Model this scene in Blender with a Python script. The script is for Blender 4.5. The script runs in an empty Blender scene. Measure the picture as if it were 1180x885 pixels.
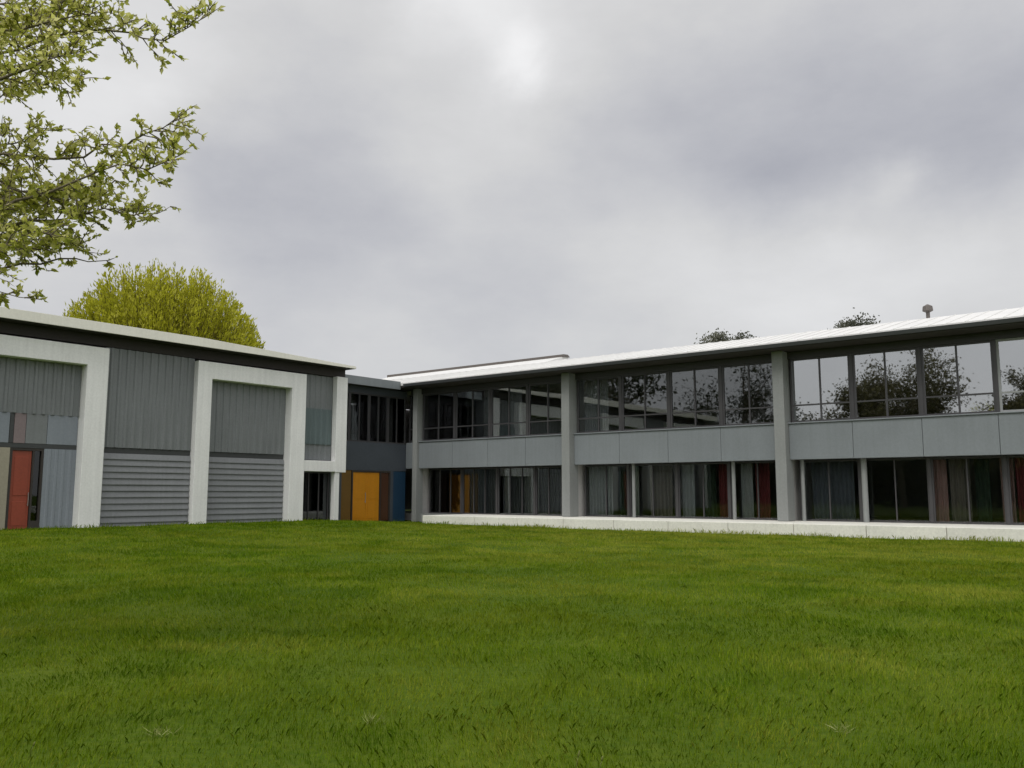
import bpy, bmesh, math, random
import numpy as np
from mathutils import Vector, Matrix

random.seed(7)
RNG = np.random.default_rng(11)
S = bpy.context.scene
COL = S.collection
PI = math.pi

# ------------------------------------------------------------------ frames
# two wings at right angles round a lawn; L runs along the low wing, R along the long glazed wing
AL = math.radians(38.3)
LX, LY = math.sin(AL), math.cos(AL)
RX, RY = -LY, LX
DR, DL = 32.0, 31.1          # distance of the two facades from the viewpoint

def FR(t, n, z):             # long wing: t along the facade, n outwards
    k = DR - n
    return (LX * k + RX * t, LY * k + RY * t, z)

def FL(s, n, z):             # low wing: s along the facade, n outwards
    k = DL - n
    return (RX * k + LX * s, RY * k + LY * s, z)

def smooth(a, b, x):
    u = np.clip((x - a) / (b - a), 0, 1)
    return u * u * (3 - 2 * u)

def ground_z(x, y):
    x = np.asarray(x, float); y = np.asarray(y, float)
    r = x * RX + y * RY
    l = x * LX + y * LY
    z = 0.24 * smooth(17, 29, r) * (1 - smooth(24, 30, l))
    fade = 1 - smooth(45, 60, np.hypot(x, y))
    z += 0.02 * np.sin(x * 0.9 + 1.3) * np.cos(y * 0.7) * fade + 0.012 * np.sin(x * 2.3 + y * 1.9) * fade
    return z

# ------------------------------------------------------------------ materials
def new_mat(name):
    m = bpy.data.materials.new(name); m.use_nodes = True
    nt = m.node_tree
    for n in list(nt.nodes): nt.nodes.remove(n)
    out = nt.nodes.new('ShaderNodeOutputMaterial')
    return m, nt, out

def N(nt, kind, **kw):
    n = nt.nodes.new(kind)
    for k, v in kw.items():
        if k.startswith('i_'):
            n.inputs[k[2:].replace('_', ' ')].default_value = v
        else:
            setattr(n, k, v)
    return n

def mat(name, col, rough=0.6, var=0.12, scale=3.0, metallic=0.0, bump=0.0, streak=0.0, spec=0.5, bscale=40.0):
    """painted / concrete / metal surface with large soft patches, fine grain and optional rain streaks"""
    m, nt, out = new_mat(name)
    b = N(nt, 'ShaderNodeBsdfPrincipled')
    b.inputs['Metallic'].default_value = metallic
    b.inputs['Specular IOR Level'].default_value = spec
    tc = N(nt, 'ShaderNodeTexCoord')
    n1 = N(nt, 'ShaderNodeTexNoise'); n1.inputs['Scale'].default_value = scale * 0.25; n1.inputs['Detail'].default_value = 6
    n2 = N(nt, 'ShaderNodeTexNoise'); n2.inputs['Scale'].default_value = scale * 5; n2.inputs['Detail'].default_value = 4
    nt.links.new(tc.outputs['Object'], n1.inputs['Vector']); nt.links.new(tc.outputs['Object'], n2.inputs['Vector'])
    mx = N(nt, 'ShaderNodeMath', operation='ADD')
    nt.links.new(n1.outputs['Fac'], mx.inputs[0]); nt.links.new(n2.outputs['Fac'], mx.inputs[1])
    last = mx.outputs[0]
    if streak:
        mp = N(nt, 'ShaderNodeMapping'); mp.inputs['Scale'].default_value = (9, 9, 0.35)
        n3 = N(nt, 'ShaderNodeTexNoise'); n3.inputs['Scale'].default_value = 1.0; n3.inputs['Detail'].default_value = 5
        nt.links.new(tc.outputs['Object'], mp.inputs['Vector']); nt.links.new(mp.outputs[0], n3.inputs['Vector'])
        a = N(nt, 'ShaderNodeMath', operation='MULTIPLY_ADD'); a.inputs[1].default_value = streak * 2; a.inputs[2].default_value = -streak
        nt.links.new(n3.outputs['Fac'], a.inputs[0])
        b2 = N(nt, 'ShaderNodeMath', operation='ADD'); nt.links.new(last, b2.inputs[0]); nt.links.new(a.outputs[0], b2.inputs[1])
        last = b2.outputs[0]
    mr = N(nt, 'ShaderNodeMapRange'); mr.inputs['From Min'].default_value = 0.6; mr.inputs['From Max'].default_value = 1.4
    mr.inputs['To Min'].default_value = 1 - var; mr.inputs['To Max'].default_value = 1 + var
    nt.links.new(last, mr.inputs['Value'])
    vm = N(nt, 'ShaderNodeVectorMath', operation='SCALE'); vm.inputs[0].default_value = col[:3]
    nt.links.new(mr.outputs[0], vm.inputs['Scale'])
    nt.links.new(vm.outputs[0], b.inputs['Base Color'])
    rr = N(nt, 'ShaderNodeMapRange'); rr.inputs['To Min'].default_value = max(0.03, rough - 0.1); rr.inputs['To Max'].default_value = min(1, rough + 0.1)
    nt.links.new(n1.outputs['Fac'], rr.inputs['Value']); nt.links.new(rr.outputs[0], b.inputs['Roughness'])
    if bump:
        n4 = N(nt, 'ShaderNodeTexNoise'); n4.inputs['Scale'].default_value = bscale; n4.inputs['Detail'].default_value = 5
        nt.links.new(tc.outputs['Object'], n4.inputs['Vector'])
        bp = N(nt, 'ShaderNodeBump'); bp.inputs['Strength'].default_value = bump; bp.inputs['Distance'].default_value = 0.02
        nt.links.new(n4.outputs['Fac'], bp.inputs['Height']); nt.links.new(bp.outputs[0], b.inputs['Normal'])
    nt.links.new(b.outputs[0], out.inputs['Surface'])
    return m

def glass_mat(name, base_reflect, tint, ripple=0.004):
    """architectural pane: part mirror coating, part clear"""
    m, nt, out = new_mat(name)
    tr = N(nt, 'ShaderNodeBsdfTransparent'); tr.inputs[0].default_value = (*tint, 1)
    gl = N(nt, 'ShaderNodeBsdfGlossy'); gl.inputs['Roughness'].default_value = 0.015; gl.inputs['Color'].default_value = (0.93, 0.95, 0.97, 1)
    lw = N(nt, 'ShaderNodeFresnel'); lw.inputs['IOR'].default_value = 1.5
    ad = N(nt, 'ShaderNodeMath', operation='MULTIPLY_ADD', use_clamp=True); ad.inputs[1].default_value = 1.0; ad.inputs[2].default_value = base_reflect
    nt.links.new(lw.outputs[0], ad.inputs[0])
    tc = N(nt, 'ShaderNodeTexCoord'); nz = N(nt, 'ShaderNodeTexNoise'); nz.inputs['Scale'].default_value = 0.8
    nt.links.new(tc.outputs['Object'], nz.inputs['Vector'])
    bp = N(nt, 'ShaderNodeBump'); bp.inputs['Strength'].default_value = 0.5; bp.inputs['Distance'].default_value = ripple
    nt.links.new(nz.outputs['Fac'], bp.inputs['Height']); nt.links.new(bp.outputs[0], gl.inputs['Normal'])
    mx = N(nt, 'ShaderNodeMixShader')
    nt.links.new(ad.outputs[0], mx.inputs[0]); nt.links.new(tr.outputs[0], mx.inputs[1]); nt.links.new(gl.outputs[0], mx.inputs[2])
    nt.links.new(mx.outputs[0], out.inputs['Surface'])
    return m

def leaf_mat(name, c0, c1, c2, trans=0.35, rough=0.55, patch=None, spec=0.3):
    """leaf or blade: colour picked per leaf (attribute tint) plus optional large ground patches"""
    m, nt, out = new_mat(name)
    at = N(nt, 'ShaderNodeAttribute', attribute_name='tint')
    cr = N(nt, 'ShaderNodeValToRGB')
    e = cr.color_ramp.elements
    e[0].position = 0.0; e[0].color = (*c0, 1); e[1].position = 1.0; e[1].color = (*c2, 1)
    k = cr.color_ramp.elements.new(0.5); k.color = (*c1, 1)
    nt.links.new(at.outputs['Fac'], cr.inputs['Fac'])
    colo = cr.outputs[0]
    if patch:
        tc = N(nt, 'ShaderNodeTexCoord')
        for (sc, thr0, thr1, pc, amt) in patch:
            nz = N(nt, 'ShaderNodeTexNoise'); nz.inputs['Scale'].default_value = sc; nz.inputs['Detail'].default_value = 5
            nz.inputs['Roughness'].default_value = 0.6
            mp = N(nt, 'ShaderNodeMapping'); mp.inputs['Location'].default_value = (sc * 31, sc * 17, 0)
            nt.links.new(tc.outputs['Object'], mp.inputs[0]); nt.links.new(mp.outputs[0], nz.inputs['Vector'])
            r = N(nt, 'ShaderNodeMapRange'); r.inputs['From Min'].default_value = thr0; r.inputs['From Max'].default_value = thr1
            r.inputs['To Max'].default_value = amt
            nt.links.new(nz.outputs['Fac'], r.inputs['Value'])
            mi = N(nt, 'ShaderNodeMix', data_type='RGBA'); mi.inputs['B'].default_value = (*pc, 1)
            # index-safe colour sockets
            nt.links.new(r.outputs[0], mi.inputs[0]); nt.links.new(colo, mi.inputs[6]); mi.inputs[7].default_value = (*pc, 1)
            colo = mi.outputs[2]
    b = N(nt, 'ShaderNodeBsdfPrincipled'); b.inputs['Roughness'].default_value = rough; b.inputs['Specular IOR Level'].default_value = spec
    nt.links.new(colo, b.inputs['Base Color'])
    if trans:
        t = N(nt, 'ShaderNodeBsdfTranslucent'); nt.links.new(colo, t.inputs[0])
        mx = N(nt, 'ShaderNodeMixShader'); mx.inputs[0].default_value = trans
        nt.links.new(b.outputs[0], mx.inputs[1]); nt.links.new(t.outputs[0], mx.inputs[2])
        nt.links.new(mx.outputs[0], out.inputs['Surface'])
    else:
        nt.links.new(b.outputs[0], out.inputs['Surface'])
    return m

M = {}
M['white'] = mat('white_render_paint', (0.80, 0.80, 0.79), 0.7, 0.09, 3, bump=0.12, streak=0.5)
M['fascia'] = mat('cream_fascia_paint', (0.80, 0.78, 0.70), 0.5, 0.08, 3, streak=0.3)
M['clad'] = mat('grey_metal_cladding', (0.183, 0.195, 0.201), 0.5, 0.13, 3, metallic=0.0, streak=0.45)
M['slat'] = mat('grey_shutter_slats', (0.195, 0.203, 0.213), 0.5, 0.13, 3, streak=0.4)
M['panel_blue'] = mat('blue_grey_panel', (0.22, 0.245, 0.28), 0.5, 0.12, 3, streak=0.3)
M['panel_dark'] = mat('dark_teal_panel', (0.045, 0.07, 0.08), 0.35, 0.2, 3)
M['panel_teal'] = mat('grey_teal_cladding', (0.11, 0.145, 0.15), 0.5, 0.12, 3, streak=0.4)
M['shadow_gap'] = mat('charcoal_trim', (0.045, 0.048, 0.05), 0.5, 0.15, 3)
M['soffit'] = mat('dark_soffit_with_eave_shade', (0.036, 0.03, 0.026), 0.7, 0.25, 4)  # dark brown, deepened further for the eave shadow; door frames share it
M['band'] = mat('grey_spandrel_panel', (0.188, 0.208, 0.22), 0.55, 0.1, 3, streak=0.4)
M['pier'] = mat('grey_concrete_pier', (0.235, 0.245, 0.24), 0.75, 0.1, 3, bump=0.25, streak=0.35)
M['frame'] = mat('dark_window_frame', (0.055, 0.053, 0.056), 0.4, 0.15, 4)
M['frame_pale'] = mat('pale_window_frame', (0.30, 0.31, 0.31), 0.45, 0.1, 4)
M['roof'] = mat('pale_roof_sheet', (0.70, 0.695, 0.68), 0.55, 0.08, 2, streak=0.2)
M['cap'] = mat('dark_ridge_cap', (0.12, 0.105, 0.095), 0.6, 0.15, 3)
M['interior'] = mat('dim_room_plaster', (0.42, 0.41, 0.40), 0.9, 0.12, 1)
M['stone'] = mat('terrace_concrete', (0.74, 0.73, 0.66), 0.85, 0.14, 3, bump=0.3, streak=0.2)
M['link'] = mat('slate_blue_wall', (0.06, 0.07, 0.085), 0.5, 0.2, 3)
M['orange'] = mat('orange_door_paint', (0.62, 0.25, 0.010), 0.4, 0.12, 3, streak=0.3)
M['rust'] = mat('burnt_orange_paint', (0.075, 0.03, 0.014), 0.45, 0.15, 3)
M['rose'] = mat('faded_rose_panel', (0.21, 0.165, 0.17), 0.5, 0.15, 3)
M['ochre'] = mat('dull_ochre_paint', (0.16, 0.085, 0.015), 0.5, 0.2, 3)
M['blue'] = mat('blue_panel_paint', (0.018, 0.05, 0.095), 0.4, 0.2, 3)
M['red'] = mat('red_door_paint', (0.27, 0.052, 0.026), 0.42, 0.15, 3, streak=0.25)
M['teal'] = mat('teal_panel_paint', (0.13, 0.20, 0.20), 0.4, 0.15, 3)
M['beige'] = mat('beige_panel_paint', (0.33, 0.30, 0.23), 0.5, 0.12, 3)
M['metal'] = mat('brushed_handle_metal', (0.5, 0.5, 0.5), 0.3, 0.05, 3, metallic=0.9)
M['bark'] = mat('grey_brown_bark', (0.15, 0.125, 0.085), 0.9, 0.35, 5, bump=0.8, bscale=25)
M['bark_willow'] = mat('olive_shoot_bark', (0.20, 0.17, 0.045), 0.8, 0.3, 5, bump=0.4)
M['mirror_glass'] = glass_mat('coated_window_glass', 0.36, (0.42, 0.44, 0.44))
M['upper_glass'] = glass_mat('tinted_window_glass', 0.06, (0.78, 0.8, 0.8))
M['glass'] = glass_mat('clear_window_glass', 0.0, (0.85, 0.88, 0.87))
M['dark_glass'] = glass_mat('smoked_window_glass', 0.01, (0.28, 0.31, 0.32))

def cloth(name, col): return mat(name, col, 0.9, 0.2, 4)

# ------------------------------------------------------------------ mesh builder
WLOC = {}
def wl(o):
    v = Vector((0, 0, 0))
    while o is not None:
        v = v + WLOC.get(o.name, Vector((0, 0, 0))); o = o.parent
    return v

class MB:
    def __init__(self): self.v = []; self.f = []
    def quad(self, a, b, c, d):
        i = len(self.v); self.v += [a, b, c, d]; self.f.append((i, i + 1, i + 2, i + 3))
    def box(self, F, a0, a1, n0, n1, z0, z1):
        i = len(self.v)
        for a in (a0, a1):
            for n in (n0, n1):
                for z in (z0, z1): self.v.append(F(a, n, z))
        for q in ((0, 1, 3, 2), (4, 6, 7, 5), (0, 4, 5, 1), (2, 3, 7, 6), (0, 2, 6, 4), (1, 5, 7, 3)):
            self.f.append(tuple(i + k for k in q))
    def prism(self, F, a0, a1, prof):
        """profile of (n, z) pulled along the facade"""
        i = len(self.v); k = len(prof)
        for a in (a0, a1):
            for n, z in prof: self.v.append(F(a, n, z))
        self.f.append(tuple(range(i, i + k))); self.f.append(tuple(range(i + 2 * k - 1, i + k - 1, -1)))
        for j in range(k):
            j2 = (j + 1) % k
            self.f.append((i + j, i + k + j, i + k + j2, i + j2))
    def corrugated(self, F, a0, a1, n, z0, z1, pitch=0.3, depth=0.045, back=0.12):
        """sheet with vertical trapezoid ribs and closed edges"""
        pts = []
        a = a0
        while a < a1 - 1e-6:
            for u, d in ((0, 0), (0.5, 0), (0.62, depth), (0.88, depth)):
                x = a + u * pitch
                if x < a1: pts.append((x, n + d))
            a += pitch
        pts.append((a1, n))
        prof = pts + [(a1, n - back), (a0, n - back)]
        i = len(self.v); k = len(prof)
        for z in (z0, z1):
            for x, nn in prof: self.v.append(F(x, nn, z))
        for j in range(k):
            j2 = (j + 1) % k
            self.f.append((i + j, i + j2, i + k + j2, i + k + j))
    def slats(self, F, a0, a1, n, z0, z1, pitch=0.2, depth=0.05, back=0.12):
        """horizontal overlapping slats"""
        k = max(1, round((z1 - z0) / pitch)); p = (z1 - z0) / k
        prof = [(n - back, z0)]
        for j in range(k):
            z = z0 + j * p
            prof += [(n + depth, z + 0.004), (n + depth, z + 0.03), (n, z + p * 0.96)]
        prof.append((n - back, z1))
        self.prism(F, a0, a1, prof)
    def tube(self, pts, rad, sides=6, cap=True):
        pts = [Vector(p) for p in pts]; i0 = len(self.v)
        up = Vector((0.3, 0.2, 1)).normalized()
        for k, p in enumerate(pts):
            d = (pts[min(k + 1, len(pts) - 1)] - pts[max(k - 1, 0)]).normalized()
            a = d.cross(up)
            if a.length < 1e-3: a = d.cross(Vector((1, 0, 0)))
            a.normalize(); b = d.cross(a)
            r = rad[k]
            for q in range(sides):
                w = 2 * PI * q / sides
                self.v.append(tuple(p + a * (r * math.cos(w)) + b * (r * math.sin(w))))
        for k in range(len(pts) - 1):
            for q in range(sides):
                q2 = (q + 1) % sides
                self.f.append((i0 + k * sides + q, i0 + k * sides + q2, i0 + (k + 1) * sides + q2, i0 + (k + 1) * sides + q))
        if cap:
            self.f.append(tuple(range(i0, i0 + sides)))
            e = i0 + (len(pts) - 1) * sides
            self.f.append(tuple(range(e + sides - 1, e - 1, -1)))
    def build(self, name, m, parent=None, smooth_=False, bevel=0.0, recalc=True):
        me = bpy.data.meshes.new(name)
        off = wl(parent)
        me.from_pydata([(x - off.x, y - off.y, z - off.z) for x, y, z in self.v], [], self.f)
        if recalc:
            bm = bmesh.new(); bm.from_mesh(me)
            bmesh.ops.recalc_face_normals(bm, faces=bm.faces)
            bm.to_mesh(me); bm.free()
        if smooth_:
            me.polygons.foreach_set('use_smooth', [True] * len(me.polygons))
        me.materials.append(m)
        o = bpy.data.objects.new(name, me); COL.objects.link(o)
        if parent is not None: o.parent = parent
        if bevel:
            b = o.modifiers.new('bevel', 'BEVEL'); b.width = bevel; b.segments = 2; b.limit_method = 'ANGLE'; b.angle_limit = math.radians(50)
        return o

def tag(o, label=None, cat=None, group=None, kind=None):
    if label: o['label'] = label
    if cat: o['category'] = cat
    if group: o['group'] = group
    if kind: o['kind'] = kind
    return o

def empty(name, loc, label, cat, group=None):
    o = bpy.data.objects.new(name, None); COL.objects.link(o)
    o.location = loc; o.empty_display_size = 0.3
    WLOC[o.name] = Vector(loc)
    return tag(o, label, cat, group)

def big_mesh(name, verts, faces_n, tint, m, parent=None, per=4):
    """many small leaves of `per` corners each from numpy arrays; verts (k*per, 3)"""
    me = bpy.data.meshes.new(name)
    off = wl(parent)
    v = (verts - np.array((off.x, off.y, off.z))).astype(np.float32)
    nv = len(v); nf = nv // per
    me.vertices.add(nv); me.vertices.foreach_set('co', v.ravel())
    me.loops.add(nv); me.loops.foreach_set('vertex_index', np.arange(nv, dtype=np.int32))
    me.polygons.add(nf)
    me.polygons.foreach_set('loop_start', np.arange(0, nv, per, dtype=np.int32))
    me.polygons.foreach_set('loop_total', np.full(nf, per, dtype=np.int32))
    a = me.attributes.new('tint', 'FLOAT', 'POINT'); a.data.foreach_set('value', np.repeat(tint, per).astype(np.float32))
    me.update(calc_edges=True)
    me.materials.append(m)
    o = bpy.data.objects.new(name, me); COL.objects.link(o)
    if parent is not None: o.parent = parent
    return o

def leaf_quads(P, D, size, width=0.5, rng=RNG, fold=0.25):
    """one folded diamond per point P pointing along D"""
    k = len(P)
    D = D / np.linalg.norm(D, axis=1, keepdims=True)
    A = rng.normal(size=(k, 3)); A -= D * np.sum(A * D, axis=1, keepdims=True); A /= np.linalg.norm(A, axis=1, keepdims=True)
    B = np.cross(D, A)
    s = size[:, None]
    mid = P + D * s * 0.45
    out = np.empty((k, 4, 3))
    out[:, 0] = P
    out[:, 1] = mid + A * s * width * 0.5 + B * s * fold * 0.3
    out[:, 2] = P + D * s + B * s * fold * -0.3
    out[:, 3] = mid - A * s * width * 0.5 + B * s * fold * 0.3
    return out.reshape(-1, 3)

# ------------------------------------------------------------------ world, sun, camera
SUN_EL, SUN_AZ = math.radians(52), math.radians(205)     # azimuth clockwise from +Y: behind and left of the viewpoint
PITCH = math.radians(7.1); FOC = 1004.0
def view_dir(px, py):
    u = (px - 590) / FOC; v = (442.5 - py) / FOC
    d = Vector((u, math.cos(PITCH) - v * math.sin(PITCH), math.sin(PITCH) + v * math.cos(PITCH)))
    return d.normalized()

w = bpy.data.worlds.new('World'); S.world = w; w.use_nodes = True
nt = w.node_tree
for n in list(nt.nodes): nt.nodes.remove(n)
wo = N(nt, 'ShaderNodeOutputWorld'); bg = N(nt, 'ShaderNodeBackground'); bg.inputs['Strength'].default_value = 0.1
sky = N(nt, 'ShaderNodeTexSky', sky_type='NISHITA'); sky.sun_disc = False
sky.sun_elevation = SUN_EL; sky.sun_rotation = SUN_AZ
tc = N(nt, 'ShaderNodeTexCoord')
dirv = tc.outputs['Generated']
# wind-torn cloud edges: bend the direction by a noise before looking up the cloud banks
nz = N(nt, 'ShaderNodeTexNoise'); nz.inputs['Scale'].default_value = 3.2; nz.inputs['Detail'].default_value = 7; nz.inputs['Roughness'].default_value = 0.55
nt.links.new(dirv, nz.inputs['Vector'])
sub = N(nt, 'ShaderNodeVectorMath', operation='SUBTRACT'); sub.inputs[1].default_value = (0.5, 0.5, 0.5)
nt.links.new(nz.outputs['Color'], sub.inputs[0])
scl = N(nt, 'ShaderNodeVectorMath', operation='SCALE'); scl.inputs['Scale'].default_value = 0.26
nt.links.new(sub.outputs[0], scl.inputs[0])
add = N(nt, 'ShaderNodeVectorMath', operation='ADD'); nt.links.new(dirv, add.inputs[0]); nt.links.new(scl.outputs[0], add.inputs[1])
nrm = N(nt, 'ShaderNodeVectorMath', operation='NORMALIZE'); nt.links.new(add.outputs[0], nrm.inputs[0])
def bank(center, deg, amp):
    d = N(nt, 'ShaderNodeVectorMath', operation='DOT_PRODUCT'); d.inputs[1].default_value = center
    nt.links.new(nrm.outputs[0], d.inputs[0])
    k = 1.0 / (1 - math.cos(math.radians(deg)))
    a = N(nt, 'ShaderNodeMath', operation='MULTIPLY_ADD'); a.inputs[1].default_value = k; a.inputs[2].default_value = -k
    nt.links.new(d.outputs['Value'], a.inputs[0])
    e = N(nt, 'ShaderNodeMath', operation='EXPONENT'); nt.links.new(a.outputs[0], e.inputs[0])
    m_ = N(nt, 'ShaderNodeMath', operation='MULTIPLY'); m_.inputs[1].default_value = amp; nt.links.new(e.outputs[0], m_.inputs[0])
    return m_.outputs[0]
def total(socks):
    acc = socks[0]
    for s_ in socks[1:]:
        a = N(nt, 'ShaderNodeMath', operation='ADD'); nt.links.new(acc, a.inputs[0]); nt.links.new(s_, a.inputs[1]); acc = a.outputs[0]
    return acc
BANKS = [((870, 190), 5.0, -0.11), ((980, 165), 6, -0.10), ((740, 140), 5.5, -0.09), ((1150, 90), 6.5, -0.16), ((900, 50), 8, -0.07), ((1120, 190), 4, -0.05),
         ((360, 225), 6.5, -0.13), ((250, 200), 4.5, -0.07), ((560, 335), 6, -0.05), ((330, 330), 5, -0.03),
         ((612, 78), 1.7, 0.16), ((612, 78), 4.5, 0.07), ((545, 15), 2.8, 0.12), ((640, 40), 5, 0.03), ((1040, 195), 1.8, 0.10),
         ((1050, 310), 7, 0.10), ((860, 330), 6, 0.08), ((130, 120), 6, 0.12), ((470, 190), 4, 0.05)]
socks = [bank(view_dir(*c), dg, am * (0.92 if am < 0 else 1.0)) for c, dg, am in BANKS]
# the vault: brighter overhead and behind (overcast skies are about three times brighter at the zenith)
socks.append(bank(Vector((0, -0.35, 0.94)), 42, 1.0))
socks.append(bank(Vector((-0.3, -0.85, 0.35)), 35, 0.25))
fine = N(nt, 'ShaderNodeTexNoise'); fine.inputs['Scale'].default_value = 5.5; fine.inputs['Detail'].default_value = 9; fine.inputs['Roughness'].default_value = 0.58
mpw = N(nt, 'ShaderNodeMapping'); mpw.inputs['Scale'].default_value = (1, 1, 2.2)
nt.links.new(dirv, mpw.inputs[0]); nt.links.new(mpw.outputs[0], fine.inputs['Vector'])
fr = N(nt, 'ShaderNodeMapRange'); fr.inputs['From Min'].default_value = 0.25; fr.inputs['From Max'].default_value = 0.75
fr.inputs['To Min'].default_value = -0.05; fr.inputs['To Max'].default_value = 0.05
nt.links.new(fine.outputs['Fac'], fr.inputs['Value']); socks.append(fr.outputs[0])
bright = total(socks)
b1 = N(nt, 'ShaderNodeMath', operation='ADD'); b1.inputs[1].default_value = 0.595; nt.links.new(bright, b1.inputs[0])
b2 = N(nt, 'ShaderNodeMath', operation='MAXIMUM'); b2.inputs[1].default_value = 0.2; nt.links.new(b1.outputs[0], b2.inputs[0])
# thick cloud is bluer than thin cloud
cr = N(nt, 'ShaderNodeValToRGB'); e = cr.color_ramp.elements
e[0].position = 0.30; e[0].color = (0.93, 0.95, 1.09, 1)
e[1].position = 0.62; e[1].color = (1.0, 0.995, 0.995, 1)
nt.links.new(b2.outputs[0], cr.inputs['Fac'])
cm = N(nt, 'ShaderNodeVectorMath', operation='SCALE'); nt.links.new(cr.outputs[0], cm.inputs[0])
k10 = N(nt, 'ShaderNodeMath', operation='MULTIPLY'); k10.inputs[1].default_value = 9.3; nt.links.new(b2.outputs[0], k10.inputs[0])
nt.links.new(k10.outputs[0], cm.inputs['Scale'])
sk = N(nt, 'ShaderNodeVectorMath', operation='SCALE'); sk.inputs['Scale'].default_value = 0.07; nt.links.new(sky.outputs[0], sk.inputs[0])
sm = N(nt, 'ShaderNodeVectorMath', operation='ADD'); nt.links.new(cm.outputs[0], sm.inputs[0]); nt.links.new(sk.outputs[0], sm.inputs[1])
nt.links.new(sm.outputs[0], bg.inputs['Color']); nt.links.new(bg.outputs[0], wo.inputs['Surface'])

sl = bpy.data.lights.new('sun', 'SUN'); sl.energy = 1.2; sl.angle = math.radians(22); sl.color = (1.0, 0.965, 0.92)
so = bpy.data.objects.new('sun', sl); COL.objects.link(so)
sd = Vector((math.sin(SUN_AZ) * math.cos(SUN_EL), math.cos(SUN_AZ) * math.cos(SUN_EL), math.sin(SUN_EL)))
so.rotation_euler = sd.to_track_quat('Z', 'Y').to_euler(); so.location = (0, 0, 40)

cam = bpy.data.cameras.new('camera'); co = bpy.data.objects.new('camera', cam); COL.objects.link(co)
cam.sensor_width = 36; cam.lens = 36 * FOC / 1180; cam.clip_end = 3000; cam.clip_start = 0.1
co.location = (0, 0, 1.45); co.rotation_euler = (PI / 2 + PITCH, 0, 0)
S.camera = co
S.view_settings.view_transform = 'Standard'; S.view_settings.look = 'None'
S.view_settings.exposure = 0.12; S.view_settings.gamma = 1
S.cycles.max_bounces = 7; S.cycles.transparent_max_bounces = 12
S.cycles.sample_clamp_indirect = 6

# ------------------------------------------------------------------ ground
def build_ground():
    ax = np.concatenate([[-900, -400, -180, -100], np.arange(-70, 70.1, 0.7), [100, 180, 400, 900]])
    k = len(ax)
    X, Y = np.meshgrid(ax, ax, indexing='ij'); Z = ground_z(X, Y)
    v = list(zip(X.ravel().tolist(), Y.ravel().tolist(), Z.ravel().tolist()))
    f = [(i * k + j, (i + 1) * k + j, (i + 1) * k + j + 1, i * k + j + 1) for i in range(k - 1) for j in range(k - 1)]
    mb = MB(); mb.v = v; mb.f = f
    m, nt, out = new_mat('lawn_thatch')
    b = N(nt, 'ShaderNodeBsdfPrincipled'); b.inputs['Roughness'].default_value = 0.95; b.inputs['Specular IOR Level'].default_value = 0.1
    tc = N(nt, 'ShaderNodeTexCoord')
    n1 = N(nt, 'ShaderNodeTexNoise'); n1.inputs['Scale'].default_value = 0.35; n1.inputs['Detail'].default_value = 8
    n2 = N(nt, 'ShaderNodeTexNoise'); n2.inputs['Scale'].default_value = 14; n2.inputs['Detail'].default_value = 6
    cr = N(nt, 'ShaderNodeValToRGB'); e = cr.color_ramp.elements
    e[0].position = 0.35; e[0].color = (0.045, 0.085, 0.004, 1); e[1].position = 0.68; e[1].color = (0.10, 0.135, 0.010, 1)
    mx = N(nt, 'ShaderNodeMath', operation='MULTIPLY_ADD'); mx.inputs[1].default_value = 0.45
    h = N(nt, 'ShaderNodeMath', operation='MULTIPLY'); h.inputs[1].default_value = 0.55
    nt.links.new(tc.outputs['Object'], n1.inputs['Vector']); nt.links.new(tc.outputs['Object'], n2.inputs['Vector'])
    nt.links.new(n1.outputs['Fac'], h.inputs[0]); nt.links.new(n2.outputs['Fac'], mx.inputs[0]); nt.links.new(h.outputs[0], mx.inputs[2])
    nt.links.new(mx.outputs[0], cr.inputs['Fac']); nt.links.new(cr.outputs[0], b.inputs['Base Color'])
    bp = N(nt, 'ShaderNodeBump'); bp.inputs['Strength'].default_value = 0.8; bp.inputs['Distance'].default_value = 0.04
    nt.links.new(n2.outputs['Fac'], bp.inputs['Height']); nt.links.new(bp.outputs[0], b.inputs['Normal'])
    nt.links.new(b.outputs[0], out.inputs['Surface'])
    o = mb.build('lawn', m, smooth_=True, recalc=False); tag(o, kind='structure')
build_ground()

def value_noise(x, y, seed, freq):
    """smooth lattice noise in 0..1"""
    r = np.random.default_rng(seed); g = r.random((128, 128))
    u = x * freq + 64; v = y * freq + 64
    i = np.floor(u).astype(int); j = np.floor(v).astype(int); fu = u - i; fv = v - j
    fu = fu * fu * (3 - 2 * fu); fv = fv * fv * (3 - 2 * fv)
    q = lambda a, b: g[a % 128, b % 128]
    return (q(i, j) * (1 - fu) + q(i + 1, j) * fu) * (1 - fv) + (q(i, j + 1) * (1 - fu) + q(i + 1, j + 1) * fu) * fv

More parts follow.
